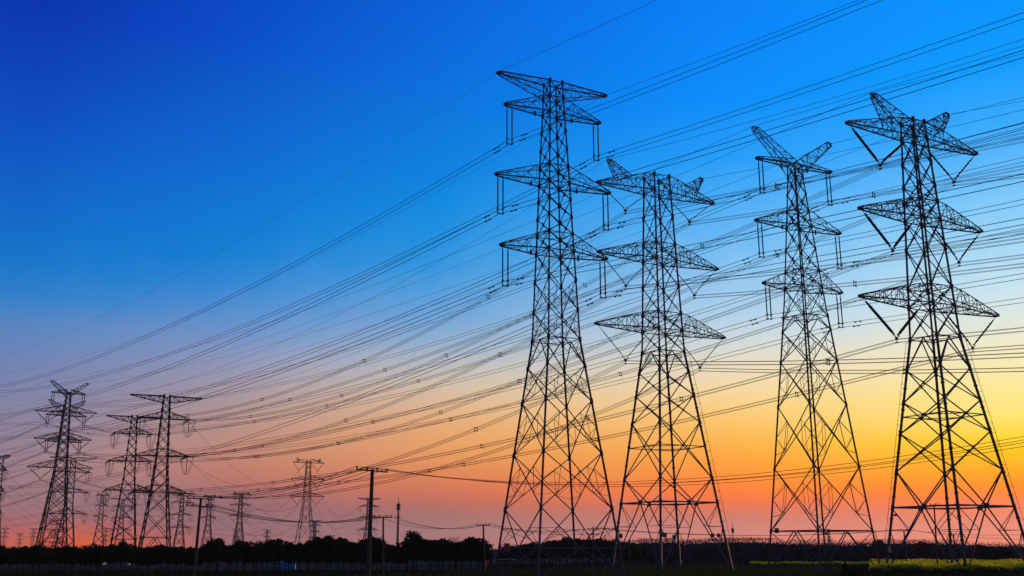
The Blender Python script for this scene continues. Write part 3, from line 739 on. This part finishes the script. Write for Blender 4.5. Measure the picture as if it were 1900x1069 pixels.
# ------------------------------------------------------------------ ground, fields
def ground():
    me = bpy.data.meshes.new('ground'); s = 9000
    ys = [-300, 0, 60, 100, 140, 180, 230, 300, 420, 700, 1500, 3500, s]; xs = [-s, -3000, -1000, -400, -150, 0, 150, 400, 1000, 3000, s]
    v = [(x, y, 0) for y in ys for x in xs]; f = []
    for j in range(len(ys) - 1):
        for i in range(len(xs) - 1): k = j * len(xs) + i; f.append((k, k + 1, k + len(xs) + 1, k + len(xs)))
    me.from_pydata(v, [], f)
    m = mat('field_ground', (.075, .078, .045), .95, 0, .4, .05, c2=(.14, .125, .09))
    return tag(link('ground', me, m), kind='structure')
ground()
def blades(name, n, box, h, wd, mt, label, cat, clump=1.0, density=None, mts=None):
    b_ = MB(); x0, x1, y0, y1 = box
    for i in range(n):
        y = y0 + (y1 - y0) * rnd.random() ** .8; x = x0(y) + (x1(y) - x0(y)) * rnd.random()
        hh = h * (.6 + .6 * rnd.random()); ww = wd * (.6 + .8 * rnd.random()); t = rnd.random() * math.pi
        dx, dy = math.cos(t) * ww, math.sin(t) * ww; k = len(b_.v); lx, ly = (rnd.random() - .5) * hh * .6, (rnd.random() - .5) * hh * .6
        b_.v += [(x - dx, y - dy, 0), (x + dx, y + dy, 0), (x + dx * .8 + lx, y + dy * .8 + ly, hh), (x - dx * .8 + lx, y - dy * .8 + ly, hh * .92)]
        b_.f.append((k, k + 1, k + 2, k + 3))
    return tag(link(name, b_, mt), label, cat, kind='stuff')
lx = lambda u: (lambda y: (u - 950) / F * (y * CT + .2))
blades('grass', 30000, (lx(-60), lx(1960), 116, 165), .34, .16, 'grass', 'dark rough grass covering the near ground along the bottom edge', 'grass')
blades('rough_grass', 16000, (lx(905), lx(1640), 160, 236), .42, .2, 'grass', 'dark grass strip between the front pylons and the wood behind them', 'grass')
# rapeseed crop: stems below, flower heads above
def rape(y0, y1, u0, u1, n, hgt, label):
    st, fl = MB(), MB()
    for i in range(n):
        y = y0 + (y1 - y0) * rnd.random() ** 1.25; x = (lx(u0)(y)) + (lx(u1)(y) - lx(u0)(y)) * rnd.random()
        h = hgt * (.85 + .3 * rnd.random() + .16 * math.sin(x * .7) * math.sin(y * .3) + .12 * math.sin(x * 2.3 + y)); t = rnd.random() * math.pi; w_ = .10 + .10 * rnd.random()
        dx, dy = math.cos(t) * w_, math.sin(t) * w_; k = len(st.v)
        st.v += [(x - dx, y - dy, 0), (x + dx, y + dy, 0), (x + dx * 1.4, y + dy * 1.4, h), (x - dx * 1.4, y - dy * 1.4, h)]; st.f.append((k, k + 1, k + 2, k + 3))
        for j in range(2):
            k = len(fl.v); cx, cy, cz = x + rnd.uniform(-.2, .2), y + rnd.uniform(-.2, .2), h * (.92 + .22 * rnd.random()); q = .09 + .08 * rnd.random()
            tx, ty = math.cos(t + j) * q, math.sin(t + j) * q
            fl.v += [(cx - tx, cy - ty, cz - q * .7), (cx + tx, cy + ty, cz - q * .7), (cx + tx * .8, cy + ty + q * .3, cz + q * .8), (cx - tx * .8, cy - ty + q * .3, cz + q * .8)]; fl.f.append((k, k + 1, k + 2, k + 3))
    o = link('rapeseed_crop', st, 'stem'); tag(o, label, 'crop', kind='stuff'); f = link('flower_heads', fl, 'rape', o); f['kind'] = 'stuff'
rape(138, 215, 1612, 1990, 28000, 1.05, 'yellow flowering rapeseed field around the rightmost pylon')
rape(214, 230, 1390, 1640, 2600, .6, 'thin far strip of yellow-green crop at the edge of the wood')

# ------------------------------------------------------------------ trees
def crown_mesh(seed, w, h, n, leaf, base=.0, lobes=9, airy=.0):
    r = random.Random(seed); b = MB(); L = []
    for i in range(lobes):
        a = r.random() * 2 * math.pi; d = (r.random() ** .6) * .62
        L.append((math.cos(a) * d * w / 2, math.sin(a) * d * w / 2, h * (.18 + .68 * r.random()), (.20 + .20 * r.random()) * w, (.15 + .16 * r.random()) * h))
    L.append((0, 0, h * .45, .36 * w, .40 * h)); L.append((r.uniform(-.1, .1) * w, 0, h * .80, .2 * w, .2 * h))
    for i in range(n):
        c = L[r.randrange(len(L))]
        u, t = r.uniform(-1, 1), r.random() * 2 * math.pi; q = (.45 + .55 * r.random() ** .5) if r.random() < .9 else r.uniform(1.0, 1.22); s = math.sqrt(1 - u * u)
        p = Vector((c[0] + c[3] * q * s * math.cos(t), c[1] + c[3] * q * s * math.sin(t), base + c[2] + c[4] * q * u))
        a = Vector((r.gauss(0, 1), r.gauss(0, 1), r.gauss(0, 1))).normalized(); e = a.orthogonal().normalized(); e2 = a.cross(e); z = leaf * (.5 + r.random())
        k = len(b.v); b.v += [tuple(p - e * z), tuple(p + e2 * z * .6), tuple(p + e * z), tuple(p - e2 * z * .6)]; b.f.append((k, k + 1, k + 2, k + 3))
    return b.mesh('crown')
def trunk_mesh(seed, h, r0, lean=.1, limbs=5):
    r = random.Random(seed); b = MB(); k = r.uniform(-lean, lean)
    P = [Vector((k * h * t + .06 * math.sin(t * 5 + seed), r.uniform(-.02, .02), h * t)) for t in np.linspace(0, 1, 7)]
    P[0].z = -.3; b.path(P, [r0 * (1 - .6 * t) * (1.3 if t == 0 else 1) for t in np.linspace(0, 1, 7)], 7)
    for i in range(limbs):
        s = P[3 + i % 3]; a = r.random() * 2 * math.pi; l = h * r.uniform(.25, .45); e = s + Vector((math.cos(a) * l * .6, math.sin(a) * l * .6, l * .8))
        b.path([s, s.lerp(e, .5) + Vector((0, 0, .1)), e], [r0 * .4, r0 * .28, r0 * .1], 5)
    return b.mesh('trunk')
for m_ in ('leaf', 'leaf2', 'bark'): pass
protos = []
for k in range(7):
    cw, chh = rnd.uniform(2.6, 3.3), rnd.uniform(2.7, 3.1)
    tr = empty('tree', (0, 0, 0), 0, 'x', 'tree'); link('trunk', trunk_mesh(k, 2.9, .10, .06), 'bark', tr); link('crown', crown_mesh(k + 20, cw, chh, 3000, .14, base=1.95), 'leaf', tr); protos.append(tr)
used = set()
def tree(u, vtop, Y, label, group, k=None, sx=1.0, name='tree'):
    k = rnd.randrange(7) if k is None else k; src = protos[k]
    o = src if k not in used else copy_tree(src); used.add(k)
    top = at(u, vtop, Y); sz = top.z / 4.95
    o.location = (top.x, Y, 0); o.scale = (sx * max(sz, .8), sx * max(sz, .8), sz); o.rotation_euler = (0, 0, rnd.random() * 6.28); o['label'] = label; o['group'] = group; return o
def topline(u):
    xs = [-20, 60, 150, 190, 225, 260, 300, 345, 365, 395, 420, 445, 475, 500, 520, 545, 560, 590, 615, 640, 665, 690, 720, 740, 765, 790, 810, 840, 870, 890, 905]
    ys = [1014, 1014, 1013, 1012, 1008, 1013, 1009, 1007, 1014, 1003, 1010, 1004, 1008, 1002, 997, 1004, 1006, 1007, 1004, 1003, 1009, 1012, 1007, 1010, 992, 998, 1001, 1000, 998, 996, 1003]
    return float(np.interp(u, xs, ys))
LB, GB = 'dark round-crowned tree in the long row behind the grass at left', 'trees of the left row'
bumps = [(rnd.uniform(0, 900), rnd.uniform(14, 30), rnd.uniform(-13, 8)) for _ in range(30)]
def ragged(u): return topline(u) + (sum(a * math.exp(-((u - c) / w) ** 2) for c, w, a in bumps) if u > 210 else 0) * min(1, max(0, (u - 210) / 60))
u = -14
while u < 742:
    tree(u, ragged(u) + rnd.choice((-2, -1, 1, 2, 5)) * (1 if u > 220 else .3), rnd.uniform(140, 152), LB, GB, sx=rnd.uniform(.8, 1.1)); u += rnd.uniform(14, 23)
LB2 = 'dark tree in the back rank of the left row, only its top showing'
u = -20
while u < 910:
    tree(u, max(ragged(u), topline(u)) + rnd.uniform(3, 9), rnd.uniform(156, 166), LB2, 'back rank of the left tree row', sx=1.25); u += rnd.uniform(16, 24)
tree(768, 987, 150, 'tall round tree standing above its neighbours at the right end of the left row', 'trees of the left row', sx=1.15)
for u_, v_, lb in ((800, 1000, 'low dark tree immediately right of the tall round tree'), (822, 1000, 'dark tree below the left twigs of the bare tree'), (848, 1004, 'dark tree directly under the bare tree'), (874, 997, 'dense dark tree left of the pole with orange marker, broader than its neighbour'), (889, 1001, 'dark tree touching the pole with orange marker')):
    tree(u_, v_, 150, lb, 'trees of the left row', sx=1.3)
# bare tree
bt = empty('bare_tree', tuple(at(845, 1030, 175).xy) + (0,), 0, 'leafless tree with bare twigs above dark crowns left of the orange-marked pole', 'tree')
b = MB(); rb = random.Random(3)
def branch(p, d, l, r, dep):
    e = p + d * l; b.path([p, p.lerp(e, .5) + Vector((rb.uniform(-.1, .1), rb.uniform(-.1, .1), 0)) * l * .5, e], [r, r * .8, r * .6], 4)
    if dep == 0: return
    for i in range(3 if dep > 1 else 4):
        nd = (d + Vector((rb.gauss(0, .45), rb.gauss(0, .45), rb.gauss(.1, .2)))).normalized(); branch(e, nd, l * rb.uniform(.6, .82), r * .6, dep - 1)
branch(Vector((0, 0, 0)), Vector((0, 0, 1)), 1.9, .14, 0)
link('trunk', b, 'bark', bt); b = MB()
for i in range(5): branch(Vector((0, 0, 1.8)), Vector((rb.gauss(0, .7), rb.gauss(0, .5), 1)).normalized(), 1.35, .085, 4)
link('branches', b, 'bark', bt)
# dark copse behind the tall pylon
def cop(u): return float(np.interp(u, [925, 960, 1000, 1030, 1060, 1100, 1130, 1150, 1170, 1190], [1020, 1010, 1007, 1003, 999, 1000, 1001, 1004, 1006, 1012]))
u = 940
while u < 1192:
    tree(u, cop(u) + rnd.uniform(-1, 2.5), rnd.uniform(205, 222), 'dark tree of the copse seen between the legs of the tallest pylon', 'trees of the copse behind the tall pylon', sx=1.3); u += rnd.uniform(8, 12)
u = 936
while u < 1190:
    tree(u, cop(u) + rnd.uniform(3, 12), rnd.uniform(200, 205), 'low dark tree at the front edge of the copse behind the tall pylon', 'front trees of the copse behind the tall pylon', sx=1.2); u += rnd.uniform(12, 17)
tree(1632, 1001, 262, 'round tree rising above the far wood, left of the rightmost pylon', 'trees standing above the far wood', sx=.9)
tree(1715, 1005, 262, 'low tree standing just above the far wood between the rightmost pylon legs', 'trees standing above the far wood', sx=1.4)
tree(1822, 1010, 262, 'broad low tree above the far wood beside the right leg of the rightmost pylon', 'trees standing above the far wood', sx=1.6)
tree(1862, 1018, 225, 'dark bushy tree in front of the far wood near the right picture edge', 'trees standing above the far wood', sx=2.0)
# far wood: one mass
def far_wood(name, u0, u1, Y0, Y1, n, v0, label, leaf=.35):
    b = MB(); r = random.Random(11)
    hs = [r.uniform(-.9, .9) for _ in range(4000)]
    for i in range(n):
        Y = r.uniform(Y0, Y1); u = r.uniform(u0, u1); x = (u - 950) / F * Y * CT
        cell = int((x + 3000) / 1.7); cell2 = int((x + 3000) / 6.1)
        ht = at(u, v0(u), Y).z + hs[cell % 4000] * .55 + hs[(cell2 * 7) % 4000] * .7
        f = ((x + 3000) / 1.7) % 1 - .5; ht -= abs(f) ** 2 * 1.8
        z = ht * (r.random() ** .7) if r.random() < .93 else ht + r.uniform(-.4, .2)
        a = Vector((r.gauss(0, 1), r.gauss(0, 1), r.gauss(0, 1))).normalized(); e = a.orthogonal().normalized(); e2 = a.cross(e); s = leaf * (.4 + r.random()) * (1 if z < ht * .8 else .35)
        k = len(b.v); p = Vector((x, Y, z)); b.v += [tuple(p - e * s), tuple(p + e2 * s * .7), tuple(p + e * s), tuple(p - e2 * s * .7)]; b.f.append((k, k + 1, k + 2, k + 3))
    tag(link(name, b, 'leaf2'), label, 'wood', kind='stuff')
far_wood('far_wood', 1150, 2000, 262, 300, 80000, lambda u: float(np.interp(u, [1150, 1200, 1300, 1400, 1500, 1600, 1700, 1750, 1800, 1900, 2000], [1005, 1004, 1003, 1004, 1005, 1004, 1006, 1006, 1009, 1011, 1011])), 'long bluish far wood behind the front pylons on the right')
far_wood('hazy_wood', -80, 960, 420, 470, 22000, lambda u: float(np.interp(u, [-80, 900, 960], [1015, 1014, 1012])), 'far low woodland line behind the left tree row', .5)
# small conifer and bush at the bottom
cf = at(1568, 1040, 122); co = empty('conifer', (cf.x, 122, 0), 0, 'small pointed dark conifer at the bottom edge right of the Y-headed pylon', 'tree')
b = MB(); b.bar((0, 0, -.2), (0, 0, cf.z * .95), .12, 6, .03); link('trunk', b, 'bark', co)
b = MB()
for i in range(2600):
    t = rnd.random() ** 1.2; a = rnd.random() * 6.28; rr = (1 - t) * .85 * (.5 + .5 * rnd.random()); p = Vector((rr * math.cos(a), rr * math.sin(a), .15 + t * (cf.z - .2)))
    s = .09; k = len(b.v); q = Vector((math.cos(a) * s, math.sin(a) * s, -s * .6)); e = Vector((-math.sin(a), math.cos(a), 0)) * s * .6
    b.v += [tuple(p - q), tuple(p + e), tuple(p + q), tuple(p - e)]; b.f.append((k, k + 1, k + 2, k + 3))
link('crown', b, 'leaf', co)
bs = at(1588, 1058, 122); bo = link('shrub', crown_mesh(77, 2.6, 1.5, 1500, .08), 'leaf', None, (bs.x, 122, 0)); tag(bo, 'low dark shrub beside the small pointed conifer', 'shrub')
# ------------------------------------------------------------------ huts behind the left trees
def hut(u, Y, w_, h, m1, m2, label, name='shed'):
    p = at(u, 1040, Y); r = empty(name, (p.x, Y, 0), R(8), label, 'shed')
    b = MB(); b.box((0, 0, h / 2 - .1), (w_, 3, h)); link('wall', b, m1, r)
    b = MB(); k = 0
    b.v = [(-w_ / 2 - .2, -1.7, h - .05), (w_ / 2 + .2, -1.7, h - .05), (w_ / 2 + .2, 1.7, h - .05), (-w_ / 2 - .2, 1.7, h - .05), (-w_ / 2 - .2, 0, h + .8), (w_ / 2 + .2, 0, h + .8)]
    b.f = [(0, 1, 5, 4), (2, 3, 4, 5), (0, 4, 3), (1, 2, 5), (3, 2, 1, 0)]; link('roof', b, m2, r)
    if m1 != 'tarp': b = MB(); b.box((-w_ * .2, -1.515, h * .4), (.8, .05, h * .75)); link('door', b, 'dark', r)
    return r
hut(536, 186, 2.3, 1.2, 'tarp', 'tarp', 'small bright blue tarpaulin shed glimpsed between the trunks of the left row')
hut(184, 240, 2.4, 1.5, 'wall', 'tarp', 'blue-roofed shed far left behind the trunks, pale wall standing in for window light')  # pale wall colour stands in for a small teal window light
hut(232, 240, 2.2, 1.5, 'wall', 'plate', 'second shed behind the left trunks, pale wall standing in for window light')  # wall painted pale in place of a lit window, like the first shed
hut(912, 240, 1.5, 2.0, 'wall', 'plate', 'pale little shed right of the pole with orange marker')

# ------------------------------------------------------------------ evening haze
b = MB(); b.box((0, 1250, 48), (5200, 2900, 99)); hz = bpy.data.objects.new('haze', b.mesh('haze')); C.objects.link(hz); hz['kind'] = 'stuff'
hm = bpy.data.materials.new('haze_air'); hm.use_nodes = True; hn = hm.node_tree.nodes; hn.remove(hn['Principled BSDF'])
hv = hn.new('ShaderNodeVolumePrincipled'); hv.inputs['Density'].default_value = HAZE; hv.inputs['Color'].default_value = (.85, .85, .9, 1)
hm.node_tree.links.new(hv.outputs[0], hn['Material Output'].inputs['Volume']); hz.data.materials.append(hm)
